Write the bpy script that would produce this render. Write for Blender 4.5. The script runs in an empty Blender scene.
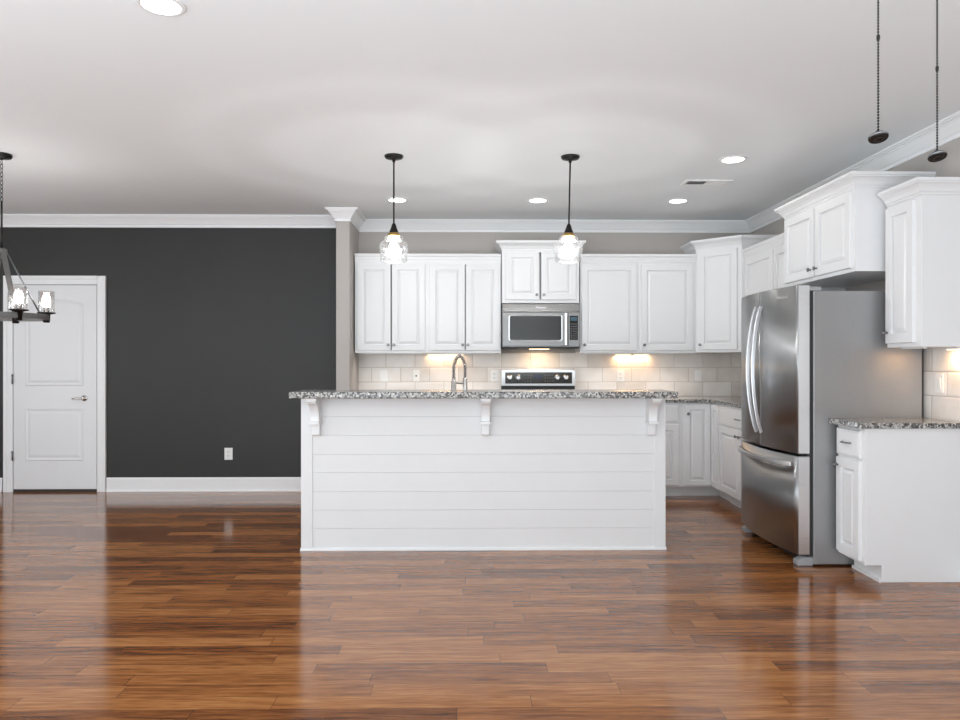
import bpy, bmesh, math, random
from mathutils import Vector, Matrix
random.seed(7)
SC = bpy.context.scene
COL = SC.collection
R = math.radians

# ------------------------------------------------------------------ camera
cd = bpy.data.cameras.new('camera')
cam = bpy.data.objects.new('camera', cd)
COL.objects.link(cam)
cam.location = (0, 0, 1.30)
cam.rotation_euler = (R(90), 0, R(-0.8))
cd.sensor_width = 36
cd.lens = 27
cd.shift_y = 0.001
cd.clip_start = 0.05
SC.camera = cam

# ------------------------------------------------------------------ world, exposure
SC.view_settings.view_transform = 'Standard'
SC.view_settings.look = 'None'
SC.view_settings.gamma = 1
SC.view_settings.use_curve_mapping = False
SC.view_settings.exposure = -0.07
W = bpy.data.worlds.new('world')
SC.world = W
W.use_nodes = True
W.node_tree.nodes['Background'].inputs[0].default_value = (0.75, 0.85, 1.0, 1)
W.node_tree.nodes['Background'].inputs[1].default_value = 1.0


def area_light(name, loc, rot, sx, sy, power, color=(1, 1, 1), spread=180):
    l = bpy.data.lights.new(name, 'AREA')
    l.shape = 'RECTANGLE'
    l.size, l.size_y = sx, sy
    l.energy = power
    l.color = color
    l.spread = R(spread)
    o = bpy.data.objects.new(name, l)
    COL.objects.link(o)
    o.location = loc
    o.rotation_euler = rot
    return o


# daylight entering through the glazing of the rear wall and of the dining side wall
DAY = (0.90, 0.965, 0.99)
for wx in (-4.3, -1.6, 1.1):
    area_light('window_daylight', (wx, -2.93, 1.35), (R(90), 0, 0), 1.9, 1.9, 56, DAY)
for wy in (1.2, 4.2):
    area_light('window_daylight', (-5.93, wy, 1.45), (R(106), 0, R(-90)), 1.7, 1.7, 34, DAY)
# added up-facing fill lamp near the floor behind the camera, brightens the ceiling
area_light('ceiling_fill_light', (-1.5, -1.2, .05), (R(180), 0, 0), 6, 3, 380, (0.82, 0.965, 1.08))


# ------------------------------------------------------------------ materials
def new_mat(name):
    m = bpy.data.materials.new(name)
    m.use_nodes = True
    nt = m.node_tree
    return m, nt, nt.nodes['Principled BSDF']


def mat(name, color, rough=0.5, metal=0.0, noise=0.0, nscale=20, bump=0.0, bscale=60, spec=0.5, emit=None, estr=0):
    m, nt, p = new_mat(name)
    p.inputs['Base Color'].default_value = (*color, 1)
    p.inputs['Roughness'].default_value = rough
    p.inputs['Metallic'].default_value = metal
    p.inputs['Specular IOR Level'].default_value = spec
    tc = nt.nodes.new('ShaderNodeTexCoord')
    if noise:
        n = nt.nodes.new('ShaderNodeTexNoise')
        n.inputs['Scale'].default_value = nscale
        n.inputs['Detail'].default_value = 4
        nt.links.new(tc.outputs['Object'], n.inputs['Vector'])
        r = nt.nodes.new('ShaderNodeMapRange')
        r.inputs['To Min'].default_value = 1 - noise
        r.inputs['To Max'].default_value = 1 + noise
        nt.links.new(n.outputs[0], r.inputs[0])
        mx = nt.nodes.new('ShaderNodeVectorMath')
        mx.operation = 'SCALE'
        mx.inputs[0].default_value = color
        nt.links.new(r.outputs[0], mx.inputs['Scale'])
        nt.links.new(mx.outputs[0], p.inputs['Base Color'])
    if bump:
        n = nt.nodes.new('ShaderNodeTexNoise')
        n.inputs['Scale'].default_value = bscale
        n.inputs['Detail'].default_value = 3
        nt.links.new(tc.outputs['Object'], n.inputs['Vector'])
        b = nt.nodes.new('ShaderNodeBump')
        b.inputs['Strength'].default_value = bump
        b.inputs['Distance'].default_value = 0.002
        nt.links.new(n.outputs[0], b.inputs['Height'])
        nt.links.new(b.outputs[0], p.inputs['Normal'])
    if emit:
        p.inputs['Emission Color'].default_value = (*emit, 1)
        p.inputs['Emission Strength'].default_value = estr
    return m


class G:
    """small helper for node graphs"""
    def __init__(s, nt):
        s.nt = nt

    def n(s, t, **kw):
        x = s.nt.nodes.new(t)
        for k, v in kw.items():
            setattr(x, k, v)
        return x

    def link(s, a, b):
        s.nt.links.new(a, b)

    def math(s, op, a, b=None):
        x = s.n('ShaderNodeMath', operation=op)
        for i, v in enumerate((a, b)):
            if v is None:
                continue
            if isinstance(v, (int, float)):
                x.inputs[i].default_value = v
            else:
                s.link(v, x.inputs[i])
        return x.outputs[0]

    def ramp(s, fac, stops, interp='LINEAR'):
        x = s.n('ShaderNodeValToRGB')
        x.color_ramp.interpolation = interp
        e = x.color_ramp.elements
        while len(e) < len(stops):
            e.new(0.5)
        for el, (p, c) in zip(e, stops):
            el.position = p
            el.color = (*c, 1)
        s.link(fac, x.inputs[0])
        return x.outputs[0]

    def mix(s, fac, a, b, mode='MIX'):
        x = s.n('ShaderNodeMix', data_type='RGBA', blend_type=mode)
        for i, v in ((0, fac), (6, a), (7, b)):
            if isinstance(v, (int, float)):
                x.inputs[i].default_value = v
            elif isinstance(v, tuple):
                x.inputs[i].default_value = (*v, 1)
            else:
                s.link(v, x.inputs[i])
        return x.outputs[2]


def mat_floor():
    m, nt, p = new_mat('hardwood_floor')
    g = G(nt)
    geo = g.n('ShaderNodeNewGeometry')
    sep = g.n('ShaderNodeSeparateXYZ')
    g.link(geo.outputs['Position'], sep.inputs[0])
    x, y = sep.outputs[0], sep.outputs[1]
    h = 0.1
    yr = g.math('DIVIDE', y, h)
    row = g.math('FLOOR', yr)
    wn = g.n('ShaderNodeTexWhiteNoise', noise_dimensions='1D')
    g.link(row, wn.inputs['W'])
    off = g.math('MULTIPLY', wn.outputs[0], 7.0)
    xr = g.math('DIVIDE', g.math('ADD', x, off), 0.98)
    col = g.math('FLOOR', xr)
    cmb = g.n('ShaderNodeCombineXYZ')
    g.link(row, cmb.inputs[0])
    g.link(col, cmb.inputs[1])
    wn2 = g.n('ShaderNodeTexWhiteNoise', noise_dimensions='2D')
    g.link(cmb.outputs[0], wn2.inputs['Vector'])
    rnd = wn2.outputs[0]
    # grain stretched along the boards, shifted per board
    shift = g.math('MULTIPLY', rnd, 40)
    gv = g.n('ShaderNodeCombineXYZ')
    g.link(g.math('ADD', g.math('MULTIPLY', x, 3.2), shift), gv.inputs[0])
    g.link(g.math('MULTIPLY', y, 46), gv.inputs[1])
    g.link(shift, gv.inputs[2])
    n1 = g.n('ShaderNodeTexNoise')
    n1.inputs['Scale'].default_value = 1.0
    n1.inputs['Detail'].default_value = 6
    n1.inputs['Roughness'].default_value = 0.65
    n1.inputs['Distortion'].default_value = 0.6
    g.link(gv.outputs[0], n1.inputs['Vector'])
    gv2 = g.n('ShaderNodeCombineXYZ')
    g.link(g.math('ADD', g.math('MULTIPLY', x, 9), shift), gv2.inputs[0])
    g.link(g.math('MULTIPLY', y, 190), gv2.inputs[1])
    n2 = g.n('ShaderNodeTexNoise')
    n2.inputs['Scale'].default_value = 1.0
    n2.inputs['Detail'].default_value = 3
    g.link(gv2.outputs[0], n2.inputs['Vector'])
    f = g.math('ADD', g.math('MULTIPLY', rnd, 0.25), g.math('MULTIPLY', n1.outputs[0], 0.85))
    f = g.math('ADD', f, g.math('MULTIPLY', n2.outputs[0], 0.36))
    f = g.math('SUBTRACT', f, 0.23)
    c = g.ramp(f, [(0.22, (0.050, 0.016, 0.008)), (0.40, (0.188, 0.063, 0.019)), (0.56, (0.335, 0.128, 0.038)), (0.85, (0.58, 0.27, 0.10))])
    # joints
    fy = g.math('FRACT', yr)
    fx = g.math('FRACT', xr)
    ey = g.math('LESS_THAN', g.math('MINIMUM', fy, g.math('SUBTRACT', 1, fy)), 0.012)
    ex = g.math('LESS_THAN', g.math('MINIMUM', fx, g.math('SUBTRACT', 1, fx)), 0.0016)
    e = g.math('MAXIMUM', ey, ex)
    c = g.mix(g.math('MULTIPLY', e, 0.55), c, (0.03, 0.012, 0.007))
    g.link(c, p.inputs['Base Color'])
    p.inputs['Roughness'].default_value = 0.135
    p.inputs['IOR'].default_value = 1.68
    b = g.n('ShaderNodeBump')
    b.inputs['Strength'].default_value = 0.05
    b.inputs['Distance'].default_value = 0.0003
    g.link(g.math('SUBTRACT', n2.outputs[0], e), b.inputs['Height'])
    g.link(b.outputs[0], p.inputs['Normal'])
    return m


def mat_granite():
    m, nt, p = new_mat('speckled_granite')
    g = G(nt)
    tc = g.n('ShaderNodeTexCoord')
    v = g.n('ShaderNodeTexVoronoi')
    v.inputs['Scale'].default_value = 90
    g.link(tc.outputs['Object'], v.inputs['Vector'])
    bw = g.n('ShaderNodeRGBToBW')
    g.link(v.outputs['Color'], bw.inputs[0])
    c = g.ramp(bw.outputs[0], [(0.0, (0.012, 0.012, 0.013)), (0.3, (0.09, 0.09, 0.09)), (0.44, (0.34, 0.33, 0.31)), (0.58, (0.50, 0.49, 0.47)), (0.70, (0.16, 0.15, 0.14)), (0.78, (0.72, 0.7, 0.67))], 'CONSTANT')
    n = g.n('ShaderNodeTexNoise')
    n.inputs['Scale'].default_value = 160
    g.link(tc.outputs['Object'], n.inputs['Vector'])
    c = g.mix(g.math('MULTIPLY', n.outputs[0], 0.5), c, (0.3, 0.29, 0.28))
    g.link(c, p.inputs['Base Color'])
    p.inputs['Roughness'].default_value = 0.14
    return m


def mat_tile(name, axis, u0):
    """running-bond stone tile, 0.305 x 0.1515, along world X or Y; first joint of the top row at u0"""
    m, nt, p = new_mat(name)
    g = G(nt)
    geo = g.n('ShaderNodeNewGeometry')
    sep = g.n('ShaderNodeSeparateXYZ')
    g.link(geo.outputs['Position'], sep.inputs[0])
    u, z = sep.outputs[0 if axis == 'x' else 1], sep.outputs[2]
    zr = g.math('DIVIDE', g.math('SUBTRACT', z, 0.932), 0.1510)
    row = g.math('FLOOR', zr)
    odd = g.math('MODULO', g.math('ADD', row, 20), 2)
    ur = g.math('DIVIDE', g.math('SUBTRACT', u, u0), 0.2975)
    ur = g.math('ADD', ur, g.math('MULTIPLY', odd, 0.5))
    col = g.math('FLOOR', ur)
    fu, fz = g.math('FRACT', ur), g.math('FRACT', zr)
    du = g.math('MULTIPLY', g.math('MINIMUM', fu, g.math('SUBTRACT', 1, fu)), 0.2975)
    dz = g.math('MULTIPLY', g.math('MINIMUM', fz, g.math('SUBTRACT', 1, fz)), 0.1510)
    d = g.math('MINIMUM', du, dz)
    nw = g.n('ShaderNodeTexNoise')
    nw.inputs['Scale'].default_value = 14
    g.link(geo.outputs['Position'], nw.inputs['Vector'])
    d = g.math('ADD', d, g.math('MULTIPLY', g.math('SUBTRACT', nw.outputs[0], 0.5), 0.004))
    grout = g.math('MULTIPLY', g.math('LESS_THAN', d, 0.0025), g.math('ADD', 0.15, nw.outputs[0]))
    cm = g.n('ShaderNodeCombineXYZ')
    g.link(row, cm.inputs[0])
    g.link(col, cm.inputs[1])
    wn = g.n('ShaderNodeTexWhiteNoise', noise_dimensions='2D')
    g.link(cm.outputs[0], wn.inputs['Vector'])
    n = g.n('ShaderNodeTexNoise')
    n.inputs['Scale'].default_value = 9
    n.inputs['Detail'].default_value = 6
    g.link(geo.outputs['Position'], n.inputs['Vector'])
    f = g.math('ADD', g.math('MULTIPLY', wn.outputs[0], 0.5), g.math('MULTIPLY', n.outputs[0], 0.6))
    c = g.ramp(f, [(0.2, (0.66, 0.605, 0.555)), (0.55, (0.78, 0.735, 0.69)), (0.9, (0.86, 0.83, 0.80))])
    c = g.mix(grout, c, (0.40, 0.32, 0.26))
    g.link(c, p.inputs['Base Color'])
    p.inputs['Roughness'].default_value = 0.28
    hgt = g.n('ShaderNodeMapRange')
    hgt.inputs['From Max'].default_value = 0.011
    g.link(d, hgt.inputs[0])
    hh = g.math('ADD', hgt.outputs[0], g.math('MULTIPLY', n.outputs[0], 0.35))
    b = g.n('ShaderNodeBump')
    b.inputs['Strength'].default_value = 0.5
    b.inputs['Distance'].default_value = 0.004
    g.link(hh, b.inputs['Height'])
    g.link(b.outputs[0], p.inputs['Normal'])
    return m


def mat_steel(name, color, rough, stretch=(4, 4, 300), amt=0.12, aniso=0.75):
    m, nt, p = new_mat(name)
    g = G(nt)
    tc = g.n('ShaderNodeTexCoord')
    mp = g.n('ShaderNodeMapping')
    mp.inputs['Scale'].default_value = stretch
    g.link(tc.outputs['Object'], mp.inputs[0])
    n = g.n('ShaderNodeTexNoise')
    n.inputs['Scale'].default_value = 1
    n.inputs['Detail'].default_value = 2
    g.link(mp.outputs[0], n.inputs['Vector'])
    r = g.n('ShaderNodeMapRange')
    r.inputs['To Min'].default_value = rough - amt / 2
    r.inputs['To Max'].default_value = rough + amt / 2
    g.link(n.outputs[0], r.inputs[0])
    g.link(r.outputs[0], p.inputs['Roughness'])
    p.inputs['Base Color'].default_value = (*color, 1)
    p.inputs['Metallic'].default_value = 1
    tn = g.n('ShaderNodeTangent', direction_type='RADIAL', axis='Z')
    g.link(tn.outputs[0], p.inputs['Tangent'])
    p.inputs['Anisotropic'].default_value = aniso
    return m


def mat_glass(name, tint=(0.97, 0.98, 0.98), refl=1.0, base=0.06, cloud=0.0):
    """thin clear glass: see-through with a mirror-like film that strengthens at grazing angles"""
    m, nt, p = new_mat(name)
    g = G(nt)
    nt.nodes.remove(p)
    out = nt.nodes['Material Output']
    tr = g.n('ShaderNodeBsdfTransparent')
    tr.inputs[0].default_value = (*tint, 1)
    gl = g.n('ShaderNodeBsdfGlossy')
    gl.inputs['Roughness'].default_value = 0.04
    lw = g.n('ShaderNodeLayerWeight')
    lw.inputs[0].default_value = 0.35
    tc = g.n('ShaderNodeTexCoord')
    n = g.n('ShaderNodeTexNoise')
    n.inputs['Scale'].default_value = 45
    g.link(tc.outputs['Object'], n.inputs['Vector'])
    b = g.n('ShaderNodeBump')
    b.inputs['Strength'].default_value = 0.35
    b.inputs['Distance'].default_value = 0.004
    g.link(n.outputs[0], b.inputs['Height'])
    g.link(b.outputs[0], gl.inputs['Normal'])
    f = g.math('ADD', g.math('MULTIPLY', lw.outputs['Fresnel'], refl), base)
    mx = g.n('ShaderNodeMixShader')
    g.link(f, mx.inputs[0])
    g.link(tr.outputs[0], mx.inputs[1])
    g.link(gl.outputs[0], mx.inputs[2])
    # a little cloudiness in the glass itself (ribs and seeds) catches the lamp's light
    df = g.n('ShaderNodeBsdfDiffuse')
    df.inputs[0].default_value = (.95, .95, .95, 1)
    tl = g.n('ShaderNodeBsdfTranslucent')
    tl.inputs[0].default_value = (.95, .95, .95, 1)
    sc = g.n('ShaderNodeMixShader')
    g.link(df.outputs[0], sc.inputs[1])
    g.link(tl.outputs[0], sc.inputs[2])
    m2 = g.n('ShaderNodeMixShader')
    m2.inputs[0].default_value = cloud
    g.link(mx.outputs[0], m2.inputs[1])
    g.link(sc.outputs[0], m2.inputs[2])
    g.link(m2.outputs[0], out.inputs[0])
    return m


M = dict(
    floor=mat_floor(),
    granite=mat_granite(),
    tile_back=mat_tile('stone_tile_back', 'x', 1.219),
    tile_right=mat_tile('stone_tile_right', 'y', 4.480),
    ceiling=mat('ceiling_paint', (0.85, 0.87, 0.88), 0.9, noise=0.015, nscale=3),
    dark=mat('charcoal_paint', (0.037, 0.0362, 0.0355), 0.45, noise=0.10, nscale=2.5, bump=0.08, bscale=120, spec=0.3),
    greige=mat('greige_paint', (0.46, 0.425, 0.40), 0.6, noise=0.02, nscale=4),
    trim=mat('white_trim_paint', (0.86, 0.86, 0.865), 0.35, noise=0.01, nscale=5),
    cab=mat('white_cabinet_paint', (0.84, 0.84, 0.845), 0.33, noise=0.012, nscale=6),
    island=mat('white_shiplap_paint', (0.82, 0.82, 0.825), 0.45, noise=0.02, nscale=6),
    door=mat('white_door_paint', (0.80, 0.80, 0.81), 0.38, noise=0.01, nscale=5),
    steel=mat_steel('brushed_steel', (0.50, 0.50, 0.505), 0.27),
    steel_h=mat_steel('brushed_steel_across', (0.185, 0.182, 0.178), 0.30),
    steel_dark=mat_steel('dark_brushed_steel', (0.38, 0.385, 0.39), 0.34),
    steel_bright=mat_steel('bright_steel', (0.72, 0.72, 0.73), 0.30),
    fridge_side=mat('silver_textured_paint', (0.36, 0.36, 0.365), 0.36, metal=0.55, noise=0.05, nscale=120, bump=0.25, bscale=260),
    black_gloss=mat('black_glass', (0.012, 0.012, 0.013), 0.08, noise=0.05, nscale=30),
    oven_glass=mat('dark_oven_glass', (0.030, 0.030, 0.031), 0.2, spec=0.3, noise=0.08, nscale=40),
    button=mat('charcoal_button_plastic', (0.10, 0.10, 0.10), 0.5, noise=0.05, nscale=30),
    black=mat('black_plastic', (0.02, 0.02, 0.02), 0.5, noise=0.05, nscale=30),
    grey_plastic=mat('grey_plastic', (0.36, 0.36, 0.37), 0.5, noise=0.05, nscale=30),
    panel_brown=mat('dark_control_glass', (0.035, 0.030, 0.027), 0.15, noise=0.1, nscale=60),
    bronze=mat('dark_bronze', (0.022, 0.020, 0.019), 0.38, metal=0.7, noise=0.1, nscale=40),
    brass=mat('aged_brass', (0.42, 0.27, 0.09), 0.28, metal=1.0, noise=0.08, nscale=40),
    chrome=mat('satin_nickel', (0.62, 0.60, 0.58), 0.22, metal=1.0, noise=0.03, nscale=30),
    knob=mat('pewter_metal', (0.24, 0.24, 0.24), 0.28, metal=1.0, noise=0.05, nscale=60),
    plastic=mat('white_plastic', (0.83, 0.83, 0.82), 0.35, noise=0.01, nscale=30),
    bisque=mat('pale_bisque_plastic', (0.88, 0.87, 0.85), 0.35, noise=0.01, nscale=30),
    slot=mat('socket_shadow_plastic', (0.05, 0.05, 0.05), 0.6, noise=0.05, nscale=30),
    greywood=mat('weathered_grey_wood', (0.12, 0.115, 0.11), 0.55, noise=0.25, nscale=25, bump=0.3, bscale=80),
    glass=mat_glass('clear_lamp_glass', (.99, .99, .99), refl=0.35, base=0.04, cloud=0.009),
    pane=mat_glass('window_glass', (0.95, 0.97, 0.97), 0.6, 0.03),
    bulb=mat('glowing_bulb', (1, 1, 1), 0.5, emit=(1.0, 0.96, 0.9), estr=9),
    lens=mat('glowing_lens', (1, 1, 1), 0.5, emit=(1.0, 0.98, 0.95), estr=7),
    warm=mat('warm_light_lens', (1, 1, 1), 0.5, emit=(1.0, 0.72, 0.42), estr=4),
    display=mat('blue_display', (0.01, 0.02, 0.03), 0.2, emit=(0.15, 0.45, 0.65), estr=0.14),
    clock=mat('dim_blue_display', (0.01, 0.012, 0.03), 0.2, emit=(0.10, 0.15, 0.4), estr=0.06),
    logo=mat('logo_silver', (0.75, 0.75, 0.75), 0.3, metal=0.6, noise=0.02),
    vent_dark=mat('vent_shadow_metal', (0.10, 0.10, 0.10), 0.6, noise=0.05),
    shade_gap=mat('dark_gasket', (0.03, 0.03, 0.03), 0.6, noise=0.05),
)


# ------------------------------------------------------------------ mesh helpers
class MB:
    def __init__(s):
        s.v, s.f, s.sm = [], [], []

    def add(s, verts, faces, smooth=False, mtx=None):
        o = len(s.v)
        if mtx is not None:
            verts = [tuple(mtx @ Vector(p)) for p in verts]
        s.v += [tuple(p) for p in verts]
        s.f += [tuple(i + o for i in f) for f in faces]
        s.sm += [smooth] * len(faces)
        return s

    def box(s, x0, x1, y0, y1, z0, z1, mtx=None):
        x0, x1 = sorted((x0, x1)); y0, y1 = sorted((y0, y1)); z0, z1 = sorted((z0, z1))
        v = [(x, y, z) for z in (z0, z1) for y in (y0, y1) for x in (x0, x1)]
        f = [(0, 2, 3, 1), (4, 5, 7, 6), (0, 1, 5, 4), (2, 6, 7, 3), (0, 4, 6, 2), (1, 3, 7, 5)]
        return s.add(v, f, False, mtx)

    def plan(s, pts, z0, z1, smooth=False):
        """horizontal outline extruded upwards (counter-clockwise from above)"""
        n = len(pts)
        v = [(x, y, z0) for x, y in pts] + [(x, y, z1) for x, y in pts]
        s.add(v, [tuple(range(n - 1, -1, -1)), tuple(range(n, 2 * n))])
        o = len(s.v) - 2 * n
        for i in range(n):
            j = (i + 1) % n
            s.f.append((o + i, o + j, o + n + j, o + n + i))
            s.sm.append(smooth)
        return s

    def side(s, pts, x0, x1):
        """outline in (y, z) extruded along x"""
        n = len(pts)
        v = [(x0, y, z) for y, z in pts] + [(x1, y, z) for y, z in pts]
        f = [tuple(range(n)), tuple(range(2 * n - 1, n - 1, -1))]
        f += [(i, n + i, n + (i + 1) % n, (i + 1) % n) for i in range(n)]
        return s.add(v, f)

    def lathe(s, prof, c=(0, 0, 0), n=24, axis='z', smooth=True, caps=True):
        v, f = [], []
        for r, h in prof:
            for k in range(n):
                a = 2 * math.pi * k / n
                p = (r * math.cos(a), r * math.sin(a), h)
                if axis == 'y':
                    p = (p[0], p[2], p[1])
                elif axis == 'x':
                    p = (p[2], p[0], p[1])
                v.append((p[0] + c[0], p[1] + c[1], p[2] + c[2]))
        m = len(prof)
        for i in range(m - 1):
            for k in range(n):
                j = (k + 1) % n
                f.append((i * n + k, i * n + j, (i + 1) * n + j, (i + 1) * n + k))
        s.add(v, f, smooth)
        if caps:
            o = len(s.v) - len(v)
            for row, rev in ((0, True), (m - 1, False)):
                if prof[row][0] > 1e-5:
                    ring = [o + row * n + k for k in range(n)]
                    s.f.append(tuple(reversed(ring)) if rev else tuple(ring))
                    s.sm.append(False)
        return s

    def tube(s, path, r, n=10, closed=False, flat=None, smooth=True):
        """round (or flat=(half width, half thickness)) section swept along 3-D points"""
        P = [Vector(p) for p in path]
        m = len(P)
        v = []
        T = []
        for i in range(m):
            a = P[(i - 1) % m] if (closed or i > 0) else P[i]
            b = P[(i + 1) % m] if (closed or i < m - 1) else P[i]
            T.append((b - a).normalized())
        up = Vector((0, 0, 1))
        if abs(T[0].dot(up)) > 0.95:
            up = Vector((0, 1, 0))
        nrm = (up - T[0] * up.dot(T[0])).normalized()
        for i in range(m):
            nrm = (nrm - T[i] * nrm.dot(T[i])).normalized()
            bi = T[i].cross(nrm)
            rr = r[i] if isinstance(r, (list, tuple)) else r
            if flat:
                for a, b in ((-1, -1), (1, -1), (1, 1), (-1, 1)):
                    v.append(P[i] + nrm * flat[1] * b + bi * flat[0] * a)
            else:
                for k in range(n):
                    a = 2 * math.pi * k / n
                    v.append(P[i] + nrm * math.cos(a) * rr + bi * math.sin(a) * rr)
        if flat:
            n = 4
            smooth = False
        f = []
        for i in range(m if closed else m - 1):
            i2 = (i + 1) % m
            for k in range(n):
                j = (k + 1) % n
                f.append((i * n + k, i * n + j, i2 * n + j, i2 * n + k))
        if not closed:
            f.append(tuple(range(n - 1, -1, -1)))
            f.append(tuple((m - 1) * n + k for k in range(n)))
        return s.add(v, f, smooth)

    def sweep(s, path, prof, z=0.0):
        """moulding: (out, dz) profile along a plan polyline, 'out' to the right of travel, mitred"""
        P = [Vector((p[0], p[1])) for p in path]
        m, n = len(P), len(prof)
        nor = []
        for i in range(m - 1):
            d = (P[i + 1] - P[i]).normalized()
            nor.append(Vector((d.y, -d.x)))
        v = []
        for i in range(m):
            if i == 0:
                k = nor[0]
            elif i == m - 1:
                k = nor[-1]
            else:
                a, b = nor[i - 1], nor[i]
                k = (a + b) / (1 + a.dot(b))
            for o, dz in prof:
                v.append((P[i].x + k.x * o, P[i].y + k.y * o, z + dz))
        f = []
        for i in range(m - 1):
            for j in range(n - 1):
                f.append((i * n + j, i * n + j + 1, (i + 1) * n + j + 1, (i + 1) * n + j))
            f.append((i * n + n - 1, i * n, (i + 1) * n, (i + 1) * n + n - 1))
        f.append(tuple(range(n - 1, -1, -1)))
        f.append(tuple((m - 1) * n + j for j in range(n)))
        return s.add(v, f)

    def loops(s, loops, cap=True, smooth=False, back=True):
        """successive closed outlines of equal length, joined"""
        n = len(loops[0])
        v = [p for l in loops for p in l]
        f = []
        for i in range(len(loops) - 1):
            for k in range(n):
                j = (k + 1) % n
                f.append((i * n + k, i * n + j, (i + 1) * n + j, (i + 1) * n + k))
        if cap:
            f.append(tuple((len(loops) - 1) * n + k for k in range(n)))
        if back:
            f.append(tuple(range(n - 1, -1, -1)))
        return s.add(v, f, smooth)

    def build(s, name, material, parent=None, org=(0, 0, 0), bevel=0.0, seg=2, loc=None):
        me = bpy.data.meshes.new(name)
        ox, oy, oz = org
        me.from_pydata([(x - ox, y - oy, z - oz) for x, y, z in s.v], [], s.f)
        me.materials.append(material)
        me.polygons.foreach_set('use_smooth', s.sm)
        bm = bmesh.new()
        bm.from_mesh(me)
        bmesh.ops.recalc_face_normals(bm, faces=bm.faces[:])
        bm.to_mesh(me)
        bm.free()
        o = bpy.data.objects.new(name, me)
        COL.objects.link(o)
        if parent is not None:
            o.parent = parent
        else:
            o.location = org
        if bevel:
            b = o.modifiers.new('bevel', 'BEVEL')
            b.width = bevel
            b.segments = seg
            b.limit_method = 'ANGLE'
            b.angle_limit = R(40)
        return o


def tag(o, label=None, cat=None, group=None, kind=None):
    if label: o['label'] = label
    if cat: o['category'] = cat
    if group: o['group'] = group
    if kind: o['kind'] = kind
    return o


def thing(name, loc, label, cat, group=None, rz=0):
    o = bpy.data.objects.new(name, None)
    o.empty_display_size = 0.1
    COL.objects.link(o)
    o.location = loc
    o.rotation_euler = (0, 0, rz)
    return tag(o, label, cat, group)


def copy_tree(o, parent=None, loc=None):
    c = o.copy()
    COL.objects.link(c)
    c.parent = parent
    if loc is not None:
        c.location = loc
    for ch in list(o.children):
        copy_tree(ch, c)
    return c


def struct(name, mb, m, bevel=0.0, **kw):
    return tag(mb.build(name, m, bevel=bevel, **kw), kind='structure')


def text_mesh(name, body, size, m, parent, mtx, depth=0.0008):
    cu = bpy.data.curves.new(name, 'FONT')
    cu.body = body
    cu.size = size
    cu.extrude = depth
    cu.align_x = 'CENTER'
    cu.align_y = 'CENTER'
    t = bpy.data.objects.new(name + '_src', cu)
    COL.objects.link(t)
    dg = bpy.context.evaluated_depsgraph_get()
    me = bpy.data.meshes.new_from_object(t.evaluated_get(dg))
    bpy.data.objects.remove(t)
    me.transform(mtx)
    me.materials.clear()
    me.materials.append(m)
    me.name = name
    o = bpy.data.objects.new(name, me)
    COL.objects.link(o)
    o.parent = parent
    return o


# ------------------------------------------------------------------ room shell
CEIL = 2.743
XL, XR, YR, YK, YD = -6.0, 2.91, -3.0, 7.43, 7.22
XW0, XW1, YW = -1.275, -1.146, 6.87     # partition stub between dining side and kitchen
struct('floor', MB().box(XL - .2, XR + .2, YR - .2, YK + .2, -0.1, 0.0), M['floor'])
struct('ceiling', MB().box(XL - .2, XR + .2, YR - .2, YK + .2, CEIL, CEIL + .1), M['ceiling'])
struct('wall_dining', MB().box(XL - .2, XW0, YD, YD + .2, 0, CEIL), M['dark'])
struct('wall_partition', MB().box(XW0, XW1, YW, YK + .2, 0, CEIL), M['greige'], bevel=0.006)
struct('wall_kitchen', MB().box(XW1, XR + .2, YK, YK + .2, 0, CEIL), M['greige'])
struct('wall_right', MB().box(XR, XR + .2, YR - .2, YK, 0, CEIL), M['greige'])
# left wall with two windows
lw = MB()
lw.box(XL - .2, XL, YR - .2, YD, 0, .55).box(XL - .2, XL, YR - .2, YD, 2.35, CEIL)
for a, b in ((YR - .2, .3), (2.1, 3.3), (5.1, YD)):
    lw.box(XL - .2, XL, a, b, .55, 2.35)
struct('wall_left', lw, M['greige'])
rw = MB()
rw.box(XL - .2, XR, YR - .2, YR, 0, .3).box(XL - .2, XR, YR - .2, YR, 2.4, CEIL)
for a, b in ((XL - .2, -5.3), (-3.3, -2.6), (-.6, .1), (2.1, XR)):
    rw.box(a, b, YR - .2, YR, .3, 2.4)
struct('wall_rear', rw, M['greige'])


def window(name, axis, a0, a1, z0, z1, pos):
    fr = MB()
    t = .05
    def bx(u0, u1, w0, w1, d0, d1):
        if axis == 'x':
            fr.box(u0, u1, pos + d0, pos + d1, w0, w1)
        else:
            fr.box(pos + d0, pos + d1, u0, u1, w0, w1)
    bx(a0, a0 + t, z0, z1, -.12, -.07); bx(a1 - t, a1, z0, z1, -.12, -.07)
    bx(a0 + t, a1 - t, z0, z0 + t, -.12, -.07); bx(a0 + t, a1 - t, z1 - t, z1, -.12, -.07)
    zm = (z0 + z1) / 2
    bx(a0 + t, a1 - t, zm - .02, zm + .02, -.12, -.07)
    w = struct(name, fr, M['trim'])
    p = MB()
    if axis == 'x':
        p.box(a0 + t, a1 - t, pos - .097, pos - .093, z0 + t, z1 - t)
    else:
        p.box(pos - .097, pos - .093, a0 + t, a1 - t, z0 + t, z1 - t)
    p.build('pane', M['pane'], w)


window('window_1', 'x', -5.3, -3.3, .3, 2.4, YR)
window('window_2', 'x', -2.6, -.6, .3, 2.4, YR)
window('window_3', 'x', .1, 2.1, .3, 2.4, YR)
window('window_4', 'y', .3, 2.1, .55, 2.35, XL)
window('window_5', 'y', 3.3, 5.1, .55, 2.35, XL)

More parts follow.
